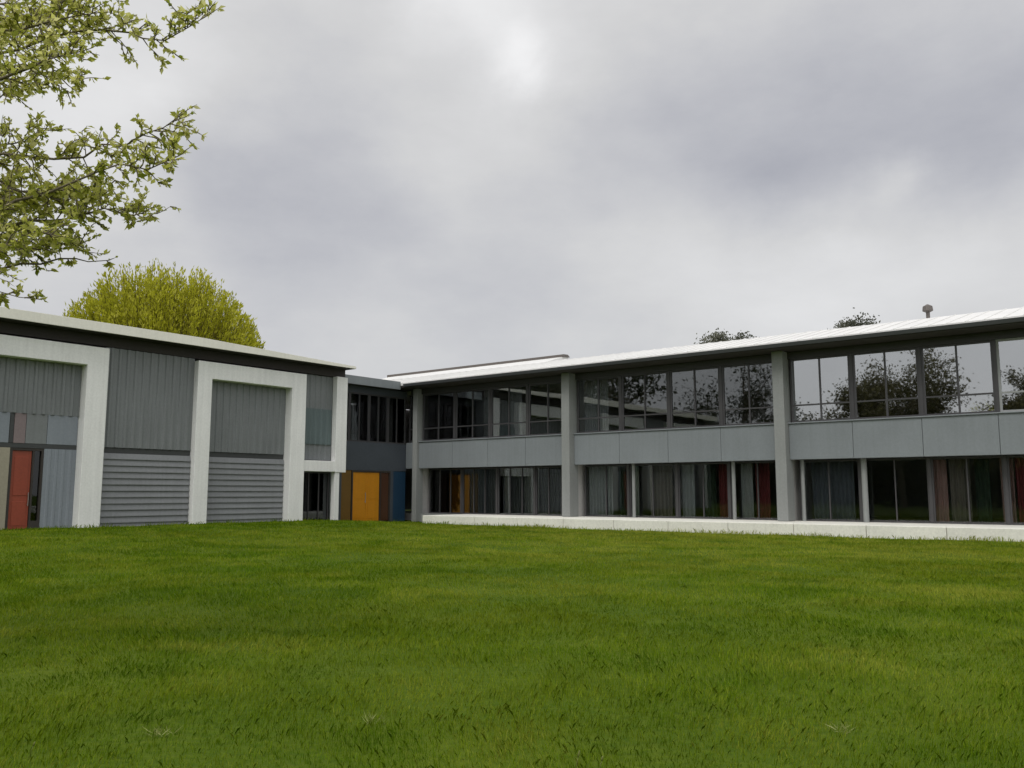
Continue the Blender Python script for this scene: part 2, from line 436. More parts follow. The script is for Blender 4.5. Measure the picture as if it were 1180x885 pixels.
def build_grass():
    rng = np.random.default_rng(3)
    dmax = 46.0
    # sample distance so that density falls off as the blades shrink in view
    d_edges = np.concatenate([np.linspace(2.2, 8, 24), np.geomspace(8.3, dmax, 50)])
    Xs, Ys = [], []
    for a, b in zip(d_edges[:-1], d_edges[1:]):
        dm = 0.5 * (a + b)
        rho = 3000 * min(1.0, (6.5 / dm)) ** 1.6
        half = 0.72 * dm + 2.0
        k = int(rho * (b - a) * 2 * half)
        Ys.append(rng.uniform(a, b, k)); Xs.append(rng.uniform(-half, half, k))
    x = np.concatenate(Xs); y = np.concatenate(Ys)
    r = x * RX + y * RY; l = x * LX + y * LY
    tuft = value_noise(x, y, 5, 2.6) * 0.55 + value_noise(x, y, 6, 0.55) * 0.45
    keep = (l < DR - 2.55) & ((r < DL - 0.55) | ((l > 26.7) & (r < DL + 0.9))) & (rng.random(len(x)) < 0.55 + 0.75 * tuft)
    x, y, tuft, r, l = x[keep], y[keep], tuft[keep], r[keep], l[keep]
    k = len(x); d = np.hypot(x, y)
    z = ground_z(x, y) - 0.004
    h = (0.03 + 0.04 * rng.random(k) ** 1.5) * (0.6 + 0.85 * tuft) * (1 + 0.3 * smooth(10, 40, d)) * (1 + 1.3 * smooth(DR - 2.9, DR - 2.6, l) + 1.0 * smooth(DL - 0.85, DL - 0.6, r) * (l < 26.7))
    wd = 0.0028 * np.maximum(1.0, d / 6.0) ** 0.95 * rng.uniform(0.8, 1.5, k)
    az = rng.uniform(0, 2 * PI, k); lean = rng.uniform(0.15, 0.75, k) * h
    # neighbouring blades lie the same way, as after mowing and wind
    az0 = 2 * PI * value_noise(x, y, 8, 0.4) * 1.5
    az = np.where(rng.random(k) < 0.55, az0 + rng.normal(0, 0.6, k), az)
    P = np.stack([x, y, z], 1)
    Dx, Dy = np.cos(az), np.sin(az)
    fa = rng.uniform(0, PI, k); wx, wy = np.cos(fa) * wd, np.sin(fa) * wd
    W3 = np.stack([wx, wy, np.zeros(k)], 1)
    mid = P + np.stack([Dx * lean * 0.35, Dy * lean * 0.35, h * 0.6], 1)
    tip = P + np.stack([Dx * lean, Dy * lean, h * (1 - 0.25 * (lean / h))], 1)
    V = np.stack([P - W3 * 0.5, P + W3 * 0.5, mid + W3 * 0.42, tip, mid - W3 * 0.42], 1).reshape(-1, 3)
    tint = np.clip(0.5 + rng.normal(0, 0.22, k) + 0.75 * (value_noise(x, y, 21, 1.3) - 0.5) + 0.5 * (value_noise(x, y, 22, 0.3) - 0.5) + 0.45 * smooth(10, 26, l) * (1 - smooth(18, 30, r)) - 0.10, 0, 1)
    m = leaf_mat('lawn_blade', (0.076, 0.148, 0.003), (0.162, 0.248, 0.006), (0.325, 0.35, 0.045), trans=0.4, rough=0.7, spec=0.08,
                 patch=[(0.22, 0.48, 0.70, (0.25, 0.26, 0.02), 0.4), (0.5, 0.52, 0.72, (0.09, 0.20, 0.005), 0.55), (2.2, 0.52, 0.70, (0.28, 0.36, 0.025), 0.5), (1.4, 0.53, 0.68, (0.055, 0.12, 0.005), 0.6)])
    o = big_mesh('grass', V, None, tint, m, per=5)
    tag(o, 'short green grass blades covering the whole lawn', 'grass', kind='stuff')
build_grass()

# pale stalks and bleached tufts left standing in the lawn
def on_lawn(x, y): return (x, y, float(ground_z(x, y)))
ST = leaf_mat('bleached_grass', (0.20, 0.23, 0.06), (0.30, 0.33, 0.10), (0.40, 0.42, 0.16), 0.3)
for (x, y, h, lab) in ((0.335, 4.78, 0.13, 'taller of two pale seed stalks standing in the near lawn'), (0.46, 4.80, 0.10, 'shorter of two pale seed stalks standing in the near lawn'),
                       (-2.62, 4.95, 0.09, 'lone pale seed stalk in the near left corner of the lawn')):
    p = on_lawn(x, y); mb = MB()
    mb.tube([p, (x + .004, y, p[2] + h * .5), (x + .012, y + .004, p[2] + h * .72)], [0.0025, 0.002, 0.0018], 5)
    c = Vector((x + .012, y + .004, p[2] + h * .72)); mb.tube([c, c + Vector((.002, 0, h * .1)), c + Vector((.006, 0, h * .22)), c + Vector((.009, 0, h * .28))], [0.002, 0.006, 0.005, 0.001], 7)
    o = mb.build('seed_stalk', ST, None, smooth_=True); tag(o, lab, 'grass stalk', 'pale stalks standing in the lawn')
for (x, y, lab) in ((-0.88, 5.72, 'small bleached grass tuft in the lawn, nearest the middle'), (-2.12, 5.45, 'bleached grass tuft in the left part of the near lawn'), (2.0, 5.5, 'bleached grass tuft in the right part of the near lawn')):
    rng = np.random.default_rng(int(abs(x) * 100)); k = 30; p = np.array(on_lawn(x, y))
    P_ = p + rng.normal(0, (0.035, 0.03, 0.0), (k, 3)); D_ = np.stack([rng.normal(0, .7, k), rng.normal(0, .7, k), np.ones(k) * 0.8], 1)
    o = big_mesh('grass_tuft', leaf_quads(P_, D_, rng.uniform(0.06, 0.10, k), 0.05, rng), None, rng.random(k), ST)
    tag(o, lab, 'grass tuft', 'bleached tufts in the lawn')

# ------------------------------------------------------------------ terrace
mb = MB()
t0 = -8.0
while t0 < 28.5:                      # cast slabs with open joints
    t1 = min(t0 + 2.387, 28.6)
    mb.box(FR, t0 + 0.008, t1 - 0.008, -0.6, 2.5, -0.15, 0.40)
    t0 = t1
terr = mb.build('terrace_pavement', M['stone'], bevel=0.02); tag(terr, kind='structure')

# ------------------------------------------------------------------ long glazed wing
PIERS = [-7.3, 2.35, 12.0, 21.65, 31.15]
PW = 0.42
lw = empty('glazed_wing', FR(14, -4, 0), 'long two storey wing with grey piers, ribbon windows and pale roof', 'building')
mb = MB()
for z0, z1 in ((0.02, 0.38), (3.05, 3.35), (6.5, 6.70)): mb.box(FR, -7.3, 38, -9.2, -0.75 if z0 < 1 else -0.14, z0, z1)
mb.box(FR, -7.3, 38, -9.6, -9.21, 0.0, 6.7)
for p in PIERS + [38]: mb.box(FR, p + 0.12, p + 0.30, -9.19, -0.16, 0.39, 3.04); mb.box(FR, p + 0.12, p + 0.30, -9.19, -0.16, 3.36, 6.49)
mb.build('rooms', M['interior'], lw)
for p0, p1 in zip(PIERS[:-1], PIERS[1:]):
    mb = MB(); a0, a1 = p0 + PW + 0.002, p1 - 0.002
    for i in range(4):
        q0 = a0 + (a1 - a0) * i / 4; q1 = a0 + (a1 - a0) * (i + 1) / 4
        mb.box(FR, q0 + 0.006, q1 - 0.006, -0.13, 0.18, 2.66, 3.98)
    mb.box(FR, a0, a1, -0.135, 0.235, 3.985, 4.03)       # sill
    mb.build('spandrel_band', M['band'], lw, bevel=0.012)
mb = MB(); mb.box(FR, 31.46, 32.08, -0.13, 0.18, 2.66, 3.98); mb.build('spandrel_band', M['band'], lw, bevel=0.012)
for p in PIERS:
    mb = MB(); e_ = p > 31
    mb.box(FR, p, p + (0.3 if e_ else PW), -0.14, 0.35 if e_ else 0.55, 0.0 if e_ else 0.405, 6.71)
    mb.build('pier', M['pier'], lw, bevel=0.02)
mb = MB(); mb.box(FR, 28.61, 31.145, -0.6, 0.0, 0.0, 0.395); mb.build('plinth', M['pier'], lw)
mb = MB(); mb.box(FR, -7.9, 31.9, -0.13, 0.04, 6.44, 6.70); mb.build('lintel', M['frame'], lw)

def window(par, F, a0, a1, n, z0, z1, nm, trans, glass, fr='frame', fw=0.06, dp=0.09, name='window'):
    """framed unit: nm lights side by side, transom heights in trans; frame is the part, glazing the sub-part"""
    mb = MB()
    mb.box(F, a0, a0 + fw, n - dp, n, z0, z1); mb.box(F, a1 - fw, a1, n - dp, n, z0, z1)
    mb.box(F, a0 + fw, a1 - fw, n - dp, n - 0.002, z0, z0 + fw); mb.box(F, a0 + fw, a1 - fw, n - dp, n - 0.002, z1 - fw, z1)
    for i in range(1, nm):
        c = a0 + (a1 - a0) * i / nm
        mb.box(F, c - fw * 0.4, c + fw * 0.4, n - dp + 0.003, n - 0.004, z0 + fw, z1 - fw)
    for zt in trans:
        for i in range(nm):
            c0 = a0 + fw if i == 0 else a0 + (a1 - a0) * i / nm + fw * 0.4
            c1 = a1 - fw if i == nm - 1 else a0 + (a1 - a0) * (i + 1) / nm - fw * 0.4
            mb.box(F, c0, c1, n - dp + 0.006, n - 0.007, zt - fw * 0.4, zt + fw * 0.4)
    o = mb.build(name, M[fr], par)
    g = MB(); gn = n - dp * 0.5
    g.box(F, a0 + fw * 0.5, a1 - fw * 0.5, gn - 0.004, gn + 0.004, z0 + fw * 0.5, z1 - fw * 0.5)
    g.build('pane', M[glass], o)
    return o

for bi, (p0, p1) in enumerate(zip(PIERS[:-1], PIERS[1:])):
    a0, a1 = p0 + PW + 0.01, p1 - 0.01; wd = (a1 - a0) / 4
    for i in range(4):
        q0 = a0 + wd * i + 0.05; q1 = a0 + wd * (i + 1) - 0.05
        window(lw, FR, q0, q1, -0.01, 4.035, 6.435, 2, [4.68], 'mirror_glass' if bi < 2 else 'upper_glass', fr='frame_pale' if (bi, i) == (1, 0) else 'frame', fw=0.07)
        window(lw, FR, q0, q1, -0.55, 0.405, 2.64, 2 if bi != 3 else 3, [], 'glass', fr='frame', fw=0.055)
    for i in range(1, 4):
        c = a0 + wd * i
        mb = MB(); mb.box(FR, c - 0.05, c + 0.05, -0.13, 0.02, 4.035, 6.435); mb.build('post', M['frame'], lw)
        mb = MB(); mb.box(FR, c - 0.05, c + 0.05, -0.66, -0.5, 0.402, 2.655)
        mb.build('post', M['frame'], lw)
window(lw, FR, 31.48, 32.05, -0.01, 4.035, 6.435, 1, [4.68], 'upper_glass', fw=0.07)
window(lw, FR, 31.48, 32.05, -0.55, 0.405, 2.64, 1, [], 'dark_glass', fw=0.055)
# slim pale columns standing in front of the ground floor glazing
for t in (9.5, 11.72, 14.45, 18.95):
    mb = MB(); mb.tube([FR(t, -0.30, 0.402), FR(t, -0.30, 2.658)], [0.10 if t == 9.5 else 0.07] * 2, 14)
    mb.build('slim_column', M['pier'], lw, smooth_=False)

# roof: soffit, sloped sheet with standing seams, gutter
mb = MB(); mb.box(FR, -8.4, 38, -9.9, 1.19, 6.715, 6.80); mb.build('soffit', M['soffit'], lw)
mb = MB(); mb.prism(FR, -8.4, 38, [(1.2, 6.802), (1.2, 6.93), (-3.2, 8.0), (-10, 7.4), (-10, 6.802)])
t = -8.1
while t < 38:
    mb.prism(FR, t, t + 0.035, [(1.19, 6.925), (1.19, 6.955), (-3.2, 8.025), (-3.2, 7.995)]); t += 0.55
mb.build('roof', M['roof'], lw)
mb = MB(); mb.prism(FR, -8.4, 31.2, [(1.205, 6.73), (1.30, 6.73), (1.33, 6.86), (1.31, 6.86), (1.285, 6.75), (1.22, 6.75), (1.205, 6.86)])
mb.build('gutter', M['shadow_gap'], lw)
# taller roof section at the far end with a dark ridge cap
mb = MB(); mb.prism(FR, 25.2, 37.9, [(-2.5, 7.84), (-4.2, 8.36), (-9.5, 7.7), (-9.5, 7.35)])
rs = mb.build('raised_roof', M['roof'], lw)
mb = MB(); mb.prism(FR, 25.1, 38.0, [(-4.02, 8.30), (-4.02, 8.44), (-4.4, 8.46), (-4.6, 8.34)]); mb.build('ridge_cap', M['cap'], rs)

# ------------------------------------------------------------------ low clad wing with white portals
ZB = 0.12
cw = empty('clad_wing', FL(14, -5, 0), 'low grey clad wing with tall white portal frames under a cream fascia', 'building')
mb = MB()
mb.box(FL, 0, 26.6, -9.4, -9.2, 0, 7.1); mb.box(FL, -0.2, -0.002, -9.4, -0.14, 0, 7.1); mb.box(FL, 26.5, 26.7, -9.19, -0.52, 0, 7.1)
mb.build('wall', M['clad'], cw)
mb = MB(); mb.box(FL, 0, 26.49, -9.19, -0.8, 0.02, 0.1); mb.build('inner_floor', M['interior'], cw)
PORT = [(1.19, 6.50), (10.12, 15.47), (19.06, 24.38)]
LEFT = 0.64
NB = -0.15
LEG, PT, PI_ = 0.77, 6.64, 5.96
def clad_bay(a0, a1, n, low='slat', up='clad', zsplit=(2.88, 3.08), ztop=6.72):
    u = MB(); u.corrugated(FL, a0, a1, n, zsplit[1] + 0.002, ztop, 0.31, 0.05); u.build('upper_cladding', M[up], cw)
    g = MB(); g.box(FL, a0, a1, n - 0.14, n - 0.03, zsplit[0], zsplit[1]); g.build('shadow_band', M['shadow_gap'], cw)
    s_ = MB(); s_.slats(FL, a0, a1, n, ZB, zsplit[0] - 0.002, 0.23, 0.05); s_.build('shutter', M[low], cw)
for a0, a1 in ((6.51, 10.11), (15.48, 19.05)):
    clad_bay(a0, a1, 0.0)
for i, (p0, p1) in enumerate(PORT):
    mb = MB()
    # one welded portal: two legs and a head
    prof = [(p0, ZB - 0.1), (p0, PT), (p1, PT), (p1, ZB - 0.1), (p1 - LEG, ZB - 0.1), (p1 - LEG, PI_), (p0 + LEFT, PI_), (p0 + LEFT, ZB - 0.1)]
    k = len(prof)
    for n in (-0.25, 0.28):
        for a, z in prof: mb.v.append(FL(a, n, z))
    for j in range(k):
        j2 = (j + 1) % k; mb.f.append((j, j2, k + j2, k + j))
    for o_ in (0, k):
        mb.f.append((o_, o_ + 1, o_ + 6, o_ + 7)); mb.f.append((o_ + 1, o_ + 2, o_ + 5, o_ + 6)); mb.f.append((o_ + 2, o_ + 3, o_ + 4, o_ + 5))
    mb.build('portal_frame', M['white'], cw, bevel=0.02)
    if i != 1: clad_bay(p0 + LEFT + 0.003, p1 - LEG - 0.003, NB, ztop=PI_ - 0.01)
# first portal: door, blue-grey panel, teal and beige panels, strip of lights above
a0, a1 = PORT[1][0] + LEFT + 0.003, PORT[1][1] - LEG - 0.003
u = MB(); u.corrugated(FL, a0, a1, NB, 4.12, PI_ - 0.01, 0.31, 0.05); u.build('upper_cladding', M['clad'], cw)
g = MB(); g.box(FL, a0, a1, NB - 0.14, NB - 0.01, 2.95, 3.10); g.build('shadow_band', M['shadow_gap'], cw)
x_ = a0
for w_, m_ in ((0.85, 'teal'), (0.82, 'panel_blue'), (0.14, 'shadow_gap'), (0.38, 'rose'), (0.70, 'clad'), (1.2, 'panel_blue')):
    e_ = min(x_ + w_, a1)
    pb = MB(); pb.box(FL, x_ + 0.006, e_ - 0.006, NB - 0.14, NB, 3.105, 4.115); pb.build('band_panel', M[m_], cw, bevel=0.008)
    x_ = e_
D0, D1, D2, D3 = 12.50, 13.24, 13.30, 13.60       # jamb, leaf, side light, jamb
pb = MB(); pb.box(FL, a0, D0 - 0.003, NB - 0.14, NB, ZB, 2.945); pb.build('side_panel', M['beige'], cw)
pb = MB(); pb.corrugated(FL, D3 + 0.003, a1, NB, ZB, 2.945, 0.24, 0.02); pb.build('side_panel', M['panel_blue'], cw)
# red door in a dark frame with a glazed side light
n0, n1 = NB - 0.18, NB - 0.02
df = MB()
for b_ in ((D0, D0 + 0.09), (D1, D2), (D3 - 0.07, D3)): df.box(FL, b_[0], b_[1], n0, n1, ZB, 2.945)
df.box(FL, D0 + 0.09, D1, n0 + .002, n1 - .002, 2.865, 2.945); df.box(FL, D2, D3 - 0.07, n0 + .002, n1 - .002, 2.865, 2.945)
df.box(FL, D2, D3 - 0.07, n0 + .002, n1 - .002, ZB, 0.5)
dfr = df.build('door_frame', M['soffit'], cw)
dl = MB(); dl.box(FL, D0 + 0.10, D1 - 0.01, n0 + 0.03, n1 - 0.05, ZB + 0.02, 2.86)
for z0, z1 in ((0.35, 1.15), (1.35, 2.65)): dl.box(FL, D0 + 0.19, D1 - 0.10, n1 - 0.049, n1 - 0.035, z0, z1)
dl.build('door', M['red'], dfr, bevel=0.006)
hd = MB(); hc = D1 - 0.06; hd.tube([FL(hc, n1 + 0.01, 1.0), FL(hc, n1 + 0.01, 1.45)], [0.014] * 2, 8)
hd.box(FL, hc - .01, hc + .01, n1 - 0.048, n1, 1.05, 1.07); hd.box(FL, hc - .01, hc + .01, n1 - 0.048, n1, 1.38, 1.40); hd.build('door_handle', M['metal'], dfr)
pn = MB(); pn.box(FL, D2, D3 - 0.07, n1 - 0.09, n1 - 0.08, 0.5, 2.865); pn.build('pane', M['dark_glass'], dfr)
# end bay: dark cladding above, white rail and slim post, dark glazing below
u = MB(); u.corrugated(FL, 24.39, 26.14, -0.12, 2.90, 6.72, 0.31, 0.04); u.build('upper_cladding', M['clad'], cw)
pb = MB(); pb.corrugated(FL, 24.42, 26.12, -0.06, 3.6, 5.2, 0.31, 0.03, back=0.03); pb.build('teal_panel', M['panel_teal'], cw)
window(cw, FL, 24.44, 26.13, -0.15, ZB, 2.36, 3, [], 'dark_glass', fw=0.05)
bl = MB(); bl.box(FL, 24.432, 26.14, -0.24, -0.1, 2.365, 2.895); bl.build('shadow_band', M['shadow_gap'], cw)
pf = MB(); pf.box(FL, 24.39, 26.145, -0.06, 0.23, 2.38, 2.86); pf.build('white_rail', M['white'], cw, bevel=0.015)
pf = MB(); pf.box(FL, 26.15, 26.78, -0.07, 0.24, 2.36, 6.74); pf.build('upper_post', M['white'], cw, bevel=0.015)
pf = MB(); pf.box(FL, 26.17, 26.44, -0.05, 0.2, 0.0, 2.355); pf.build('lower_post', M['white'], cw, bevel=0.01)
# dark beam standing in for wall shade under the eave, soffit, fascia, roof sheet
mb = MB(); mb.box(FL, -0.2, 26.8, -0.5, 0.02, 6.745, 7.115); mb.build('eave_shade_beam', M['soffit'], cw)
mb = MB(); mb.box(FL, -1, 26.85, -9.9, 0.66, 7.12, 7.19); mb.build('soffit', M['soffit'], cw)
def loft(secs, closed=True):
    """join profiles [(s, [(n, z)...]), ...] along the low wing"""
    mb = MB(); k = len(secs[0][1])
    for s_, prof in secs:
        for n, z in prof: mb.v.append(FL(s_, n, z))
    mb.f.append(tuple(range(k))); e_ = (len(secs) - 1) * k; mb.f.append(tuple(range(e_ + k - 1, e_ - 1, -1)))
    for q in range(len(secs) - 1):
        for c in range(k):
            c2 = (c + 1) % k; mb.f.append((q * k + c, q * k + c2, (q + 1) * k + c2, (q + 1) * k + c))
    return mb
# roof edge thins towards the entrance
EDGE = ((-1.0, 7.47), (19.0, 7.47), (26.85, 7.235))
loft([(a, [(0.665, 7.125), (0.72, 7.125), (0.72, z), (0.665, z)]) for a, z in EDGE]).build('fascia', M['fascia'], cw, bevel=0.006)
loft([(a, [(0.66, 7.195), (0.66, z - 0.01), (-4.5, z + 0.1), (-9.9, z - 0.01), (-9.9, 7.195)]) for a, z in EDGE]).build('roof', M['roof'], cw)

# ------------------------------------------------------------------ link between the wings
lk = empty('link_block', FL(29, -2.5, 0), 'recessed slate blue entrance link between the two wings with orange door', 'building')
NK = -1.0
mb = MB()
mb.box(FL, 26.75, 27.60, NK - 0.2, NK, 0.0, 2.52); mb.box(FL, 30.76, 30.98, NK - 0.2, NK, 0.0, 2.52)
mb.box(FL, 26.75, 31.86, NK - 0.2, NK, 2.522, 3.9); mb.box(FL, 26.75, 31.86, NK - 0.2, NK, 6.3, 6.62)
mb.box(FL, 26.75, 31.86, -6.2, -6.0, 0.0, 6.6)
mb.build('wall', M['link'], lk)
mb = MB(); mb.box(FL, 26.75, 31.86, -6.0, NK - 0.21, 3.3, 3.5); mb.box(FL, 26.75, 31.86, -6.0, NK - 0.21, 0.0, 0.08); mb.build('inner_floor', M['interior'], lk)
for i in range(4):
    window(lk, FL, 26.77 + i * 1.27, 26.77 + i * 1.27 + 1.26, NK - 0.03, 3.903, 6.297, 2, [], 'glass', fw=0.07)
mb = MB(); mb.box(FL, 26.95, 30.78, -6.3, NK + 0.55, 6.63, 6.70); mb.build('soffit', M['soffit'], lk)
mb = MB(); mb.prism(FL, 26.95, 30.78, [(NK + 0.56, 6.60), (NK + 0.62, 6.60), (NK + 0.62, 7.0), (NK + 0.56, 7.0)]); mb.build('fascia', M['band'], lk)
mb = MB(); mb.prism(FL, 26.95, 30.78, [(NK + 0.55, 6.71), (NK + 0.55, 6.98), (-3.5, 7.12), (-6.3, 6.98), (-6.3, 6.71)]); mb.build('roof', M['band'], lk)
# door set: orange double door, narrow dark brown leaf, blue panel
df = MB()
for b_ in ((28.223, 28.30), (30.06, 30.12), (30.69, 30.757)): df.box(FL, b_[0], b_[1], NK - 0.15, NK + 0.03, 0.05, 2.515)
df.box(FL, 28.30, 30.06, NK - 0.148, NK + 0.028, 2.44, 2.515); df.box(FL, 30.12, 30.69, NK - 0.148, NK + 0.028, 2.44, 2.515)
d_ = df.build('door_frame', M['soffit'], lk)
for q0, q1 in ((28.31, 29.175), (29.185, 30.05)):
    dl = MB(); dl.box(FL, q0, q1, NK - 0.1, NK - 0.03, 0.07, 2.43)
    for z0, z1 in ((0.2, 1.0), (1.15, 2.3)): dl.box(FL, q0 + 0.12, q1 - 0.12, NK - 0.029, NK - 0.016, z0, z1)
    dl.build('door', M['orange'], d_, bevel=0.005)
dl = MB(); dl.box(FL, 30.13, 30.68, NK - 0.1, NK - 0.03, 0.07, 2.43); dl.box(FL, 30.22, 30.59, NK - 0.029, NK - 0.018, 0.2, 2.3)
o = dl.build('door', M['rust'], d_, bevel=0.005); o['label'] = 'narrow dark brown door leaf'
hd = MB(); hd.tube([FL(29.11, NK + 0.03, 0.95), FL(29.11, NK + 0.03, 1.45)], [0.014] * 2, 8); hd.box(FL, 29.10, 29.12, NK - 0.028, NK + 0.02, 1.0, 1.02); hd.box(FL, 29.10, 29.12, NK - 0.028, NK + 0.02, 1.36, 1.38)
hd.build('door_handle', M['metal'], d_)
pb = MB(); pb.box(FL, 30.985, 31.855, NK - 0.12, NK - 0.02, 0.02, 2.515); pb.build('blue_panel', M['blue'], lk)
pb = MB(); pb.box(FL, 27.605, 28.218, NK - 0.12, NK - 0.02, 0.02, 2.515); pb.build('ochre_panel', M['ochre'], lk)

# ------------------------------------------------------------------ curtains and blinds behind the glass
def drape(F, a0, a1, n, z0, z1, m, label, name='curtain', group='curtains behind the ground floor glazing', fold=0.055, pitch=0.17):
    mb = MB(); k = max(8, int((a1 - a0) / pitch * 8)); ph = random.random() * 6
    pts = []
    for i in range(k + 1):
        u = i / k; a = a0 + (a1 - a0) * u
        pts.append((a, n + fold * math.sin(2 * PI * (a - a0) / pitch + ph) + 0.25 * fold * math.sin(9.1 * a + ph)))
    rows = 5
    th = 0.006
    for side in (0, -th):
        for r in range(rows + 1):
            z = z0 + (z1 - z0) * r / rows
            sq = 1 - 0.10 * (r / rows)
            for a, nn in pts: mb.v.append(F(a0 + (a - a0) * (0.97 + 0.03 * (r / rows)), n + (nn - n) * (1.1 - 0.35 * r / rows) + side, z))
    w_ = k + 1; half = w_ * (rows + 1)
    for r in range(rows):
        for i in range(k):
            q = (r * w_ + i, r * w_ + i + 1, (r + 1) * w_ + i + 1, (r + 1) * w_ + i)
            mb.f.append(q); mb.f.append(tuple(half + j for j in reversed(q)))
    o = mb.build(name, m, None, smooth_=True, recalc=False)
    tag(o, label, name.replace('_', ' '), group)
    return o

CR = cloth('dark_red_cloth', (0.17, 0.03, 0.032)); CP = cloth('rose_brown_cloth', (0.42, 0.25, 0.23)); CG = cloth('pale_grey_cloth', (0.36, 0.36, 0.365))
CGR = cloth('dark_green_cloth', (0.03, 0.05, 0.03)); CB = cloth('brown_cloth', (0.19, 0.16, 0.135)); CS = cloth('slate_cloth', (0.12, 0.127, 0.15)); CM = cloth('grey_green_cloth', (0.26, 0.29, 0.265))
ZC = (0.43, 2.58)
for a0, a1, n, m_, lab in (
    (4.30, 4.85, -0.85, CR, 'dark red curtain at the right edge of the ground floor glazing'),
    (4.90, 5.30, -0.85, CP, 'narrow rose brown curtain just left of the rightmost dark red curtain'),
    (5.62, 6.05, -0.85, CGR, 'dark green curtain on the ground floor between brown and rose curtains'),
    (6.20, 6.85, -0.85, CB, 'brown curtain on the ground floor beside the broad rose curtain'),
    (6.92, 7.50, -0.85, CP, 'broad rose curtain edging the black gap in the right ground floor bay'),
    (10.02, 11.6, -0.85, CS, 'wide slate blue curtain beside the slim column in the right bay'),
    (13.20, 13.80, -0.85, CR, 'dark red curtain just left of the wide central pier'),
    (13.90, 14.36, -0.85, CG, 'short grey curtain between the two dark red curtains of the middle bay'),
    (14.92, 15.30, -0.85, CR, 'thin dark red curtain beside the pale slim column in the middle bay'),
    (15.45, 16.05, -0.85, CGR, 'dark green curtain in the middle ground floor bay'),
    (16.40, 17.02, -0.85, CG, 'narrow pale grey curtain between green and brown curtains in the middle bay'),
    (17.40, 18.50, -0.85, CB, 'wide brown curtain in the middle ground floor bay'),
    (19.00, 19.50, -0.85, CM, 'grey green curtain behind the slim column left in the middle bay'),
    (19.70, 20.00, -0.85, CGR, 'thin dark green curtain beside the wide pale grey curtain'),
    (20.30, 21.55, -0.85, CG, 'wide pale grey curtain next to the far pier in the middle bay')):
    drape(FR, a0, a1, n, *ZC, m_, lab)
CD = cloth('charcoal_cloth', (0.10, 0.10, 0.104))
for i, lab in enumerate(('charcoal drape in the far ground floor bay, right beside the second pier', 'charcoal drape in the far ground floor bay, second from the second pier', 'charcoal drape in the far ground floor bay, second from the entrance link', 'charcoal drape in the far ground floor bay, nearest the entrance link')):
    c0 = 22.2 + i * 2.26; drape(FR, c0, c0 + 2.0, -0.8, *ZC, CD, lab)
UG = 'blinds behind the upper floor windows'
CL = cloth('lavender_grey_cloth', (0.40, 0.40, 0.46)); CN = cloth('light_grey_cloth', (0.46, 0.46, 0.47))
for a0, a1, lab in ((29.4, 30.3, 'pale grey blind in the upper window nearest the entrance link'),
                    (27.0, 27.35, 'thin light grey blind in the second upper window of the far bay'),
                    (20.2, 21.5, 'wide light grey blind in the upper window left end of the middle bay'),
                    (25.0, 25.7, 'light grey blind in the third upper window of the far bay')):
    drape(FR, a0, a1, -0.4, 4.1, 6.4, CN, lab, 'window_blind', UG, 0.03, 0.12)
for a0, a1, lab in ((27.9, 28.2, 'thin lavender blind above the broad orange door'),
                    (29.3, 29.65, 'lavender blind above the narrow dark brown door leaf'),
                    (30.5, 30.95, 'lavender blind in the link window above the blue panel')):
    drape(FL, a0, a1, NK - 0.3, 3.95, 6.28, CL, lab, 'window_blind', UG, 0.03, 0.12)
drape(FL, 27.1, 27.6, NK - 0.3, 3.95, 6.28, cloth('red_brown_cloth', (0.16, 0.09, 0.075)), 'red brown blind in the link window beside the white post', 'window_blind', UG, 0.03, 0.12)

# ------------------------------------------------------------------ trees
def branch_path(p, d, length, steps, wob, up, rnd):
    pts = [Vector(p)]; d = Vector(d).normalized()
    for i in range(steps):
        d = (d + Vector((rnd.gauss(0, wob), rnd.gauss(0, wob), rnd.gauss(0, wob) + up))).normalized()
        pts.append(pts[-1] + d * (length / steps))
    return pts

def add_wood(mb, pts, r0, r1, sides):
    k = len(pts)
    mb.tube(pts, [r0 + (r1 - r0) * (i / (k - 1)) for i in range(k)], sides)

def grow(mb, tips, p, d, length, r, level, rnd, spread, up, wob=0.12, sides=7, kids=(3, 5), ratio=0.66, bare=0.35):
    steps = 6 if level > 1 else 4
    pts = branch_path(p, d, length, steps, wob, up, rnd)
    add_wood(mb, pts, r, r * (0.45 if level else 0.2), sides)
    dl = (pts[-1] - pts[-2]).normalized()
    if level <= 1:
        for a, b in zip(pts[1:-1], pts[2:]): tips.append((a, (b - a).normalized()))
        tips.append((pts[-1], dl))
    if level == 0: return
    nk = rnd.randint(*kids)
    for i in range(nk):
        u = bare + (1 - bare) * (i + rnd.random()) / nk
        q = u * steps; j = min(int(q), steps - 1); c = pts[j].lerp(pts[j + 1], q - j)
        dd = (pts[j + 1] - pts[j]).normalized()
        side = dd.orthogonal().normalized(); side.rotate(Matrix.Rotation(rnd.uniform(0, 2 * PI), 3, dd))
        nd = (dd * math.cos(spread) + side * math.sin(spread)).normalized()
        grow(mb, tips, c, nd, length * ratio * rnd.uniform(0.75, 1.15), r * 0.5, level - 1, rnd, spread, up, wob, max(4, sides - 1), kids, ratio, 0.15)

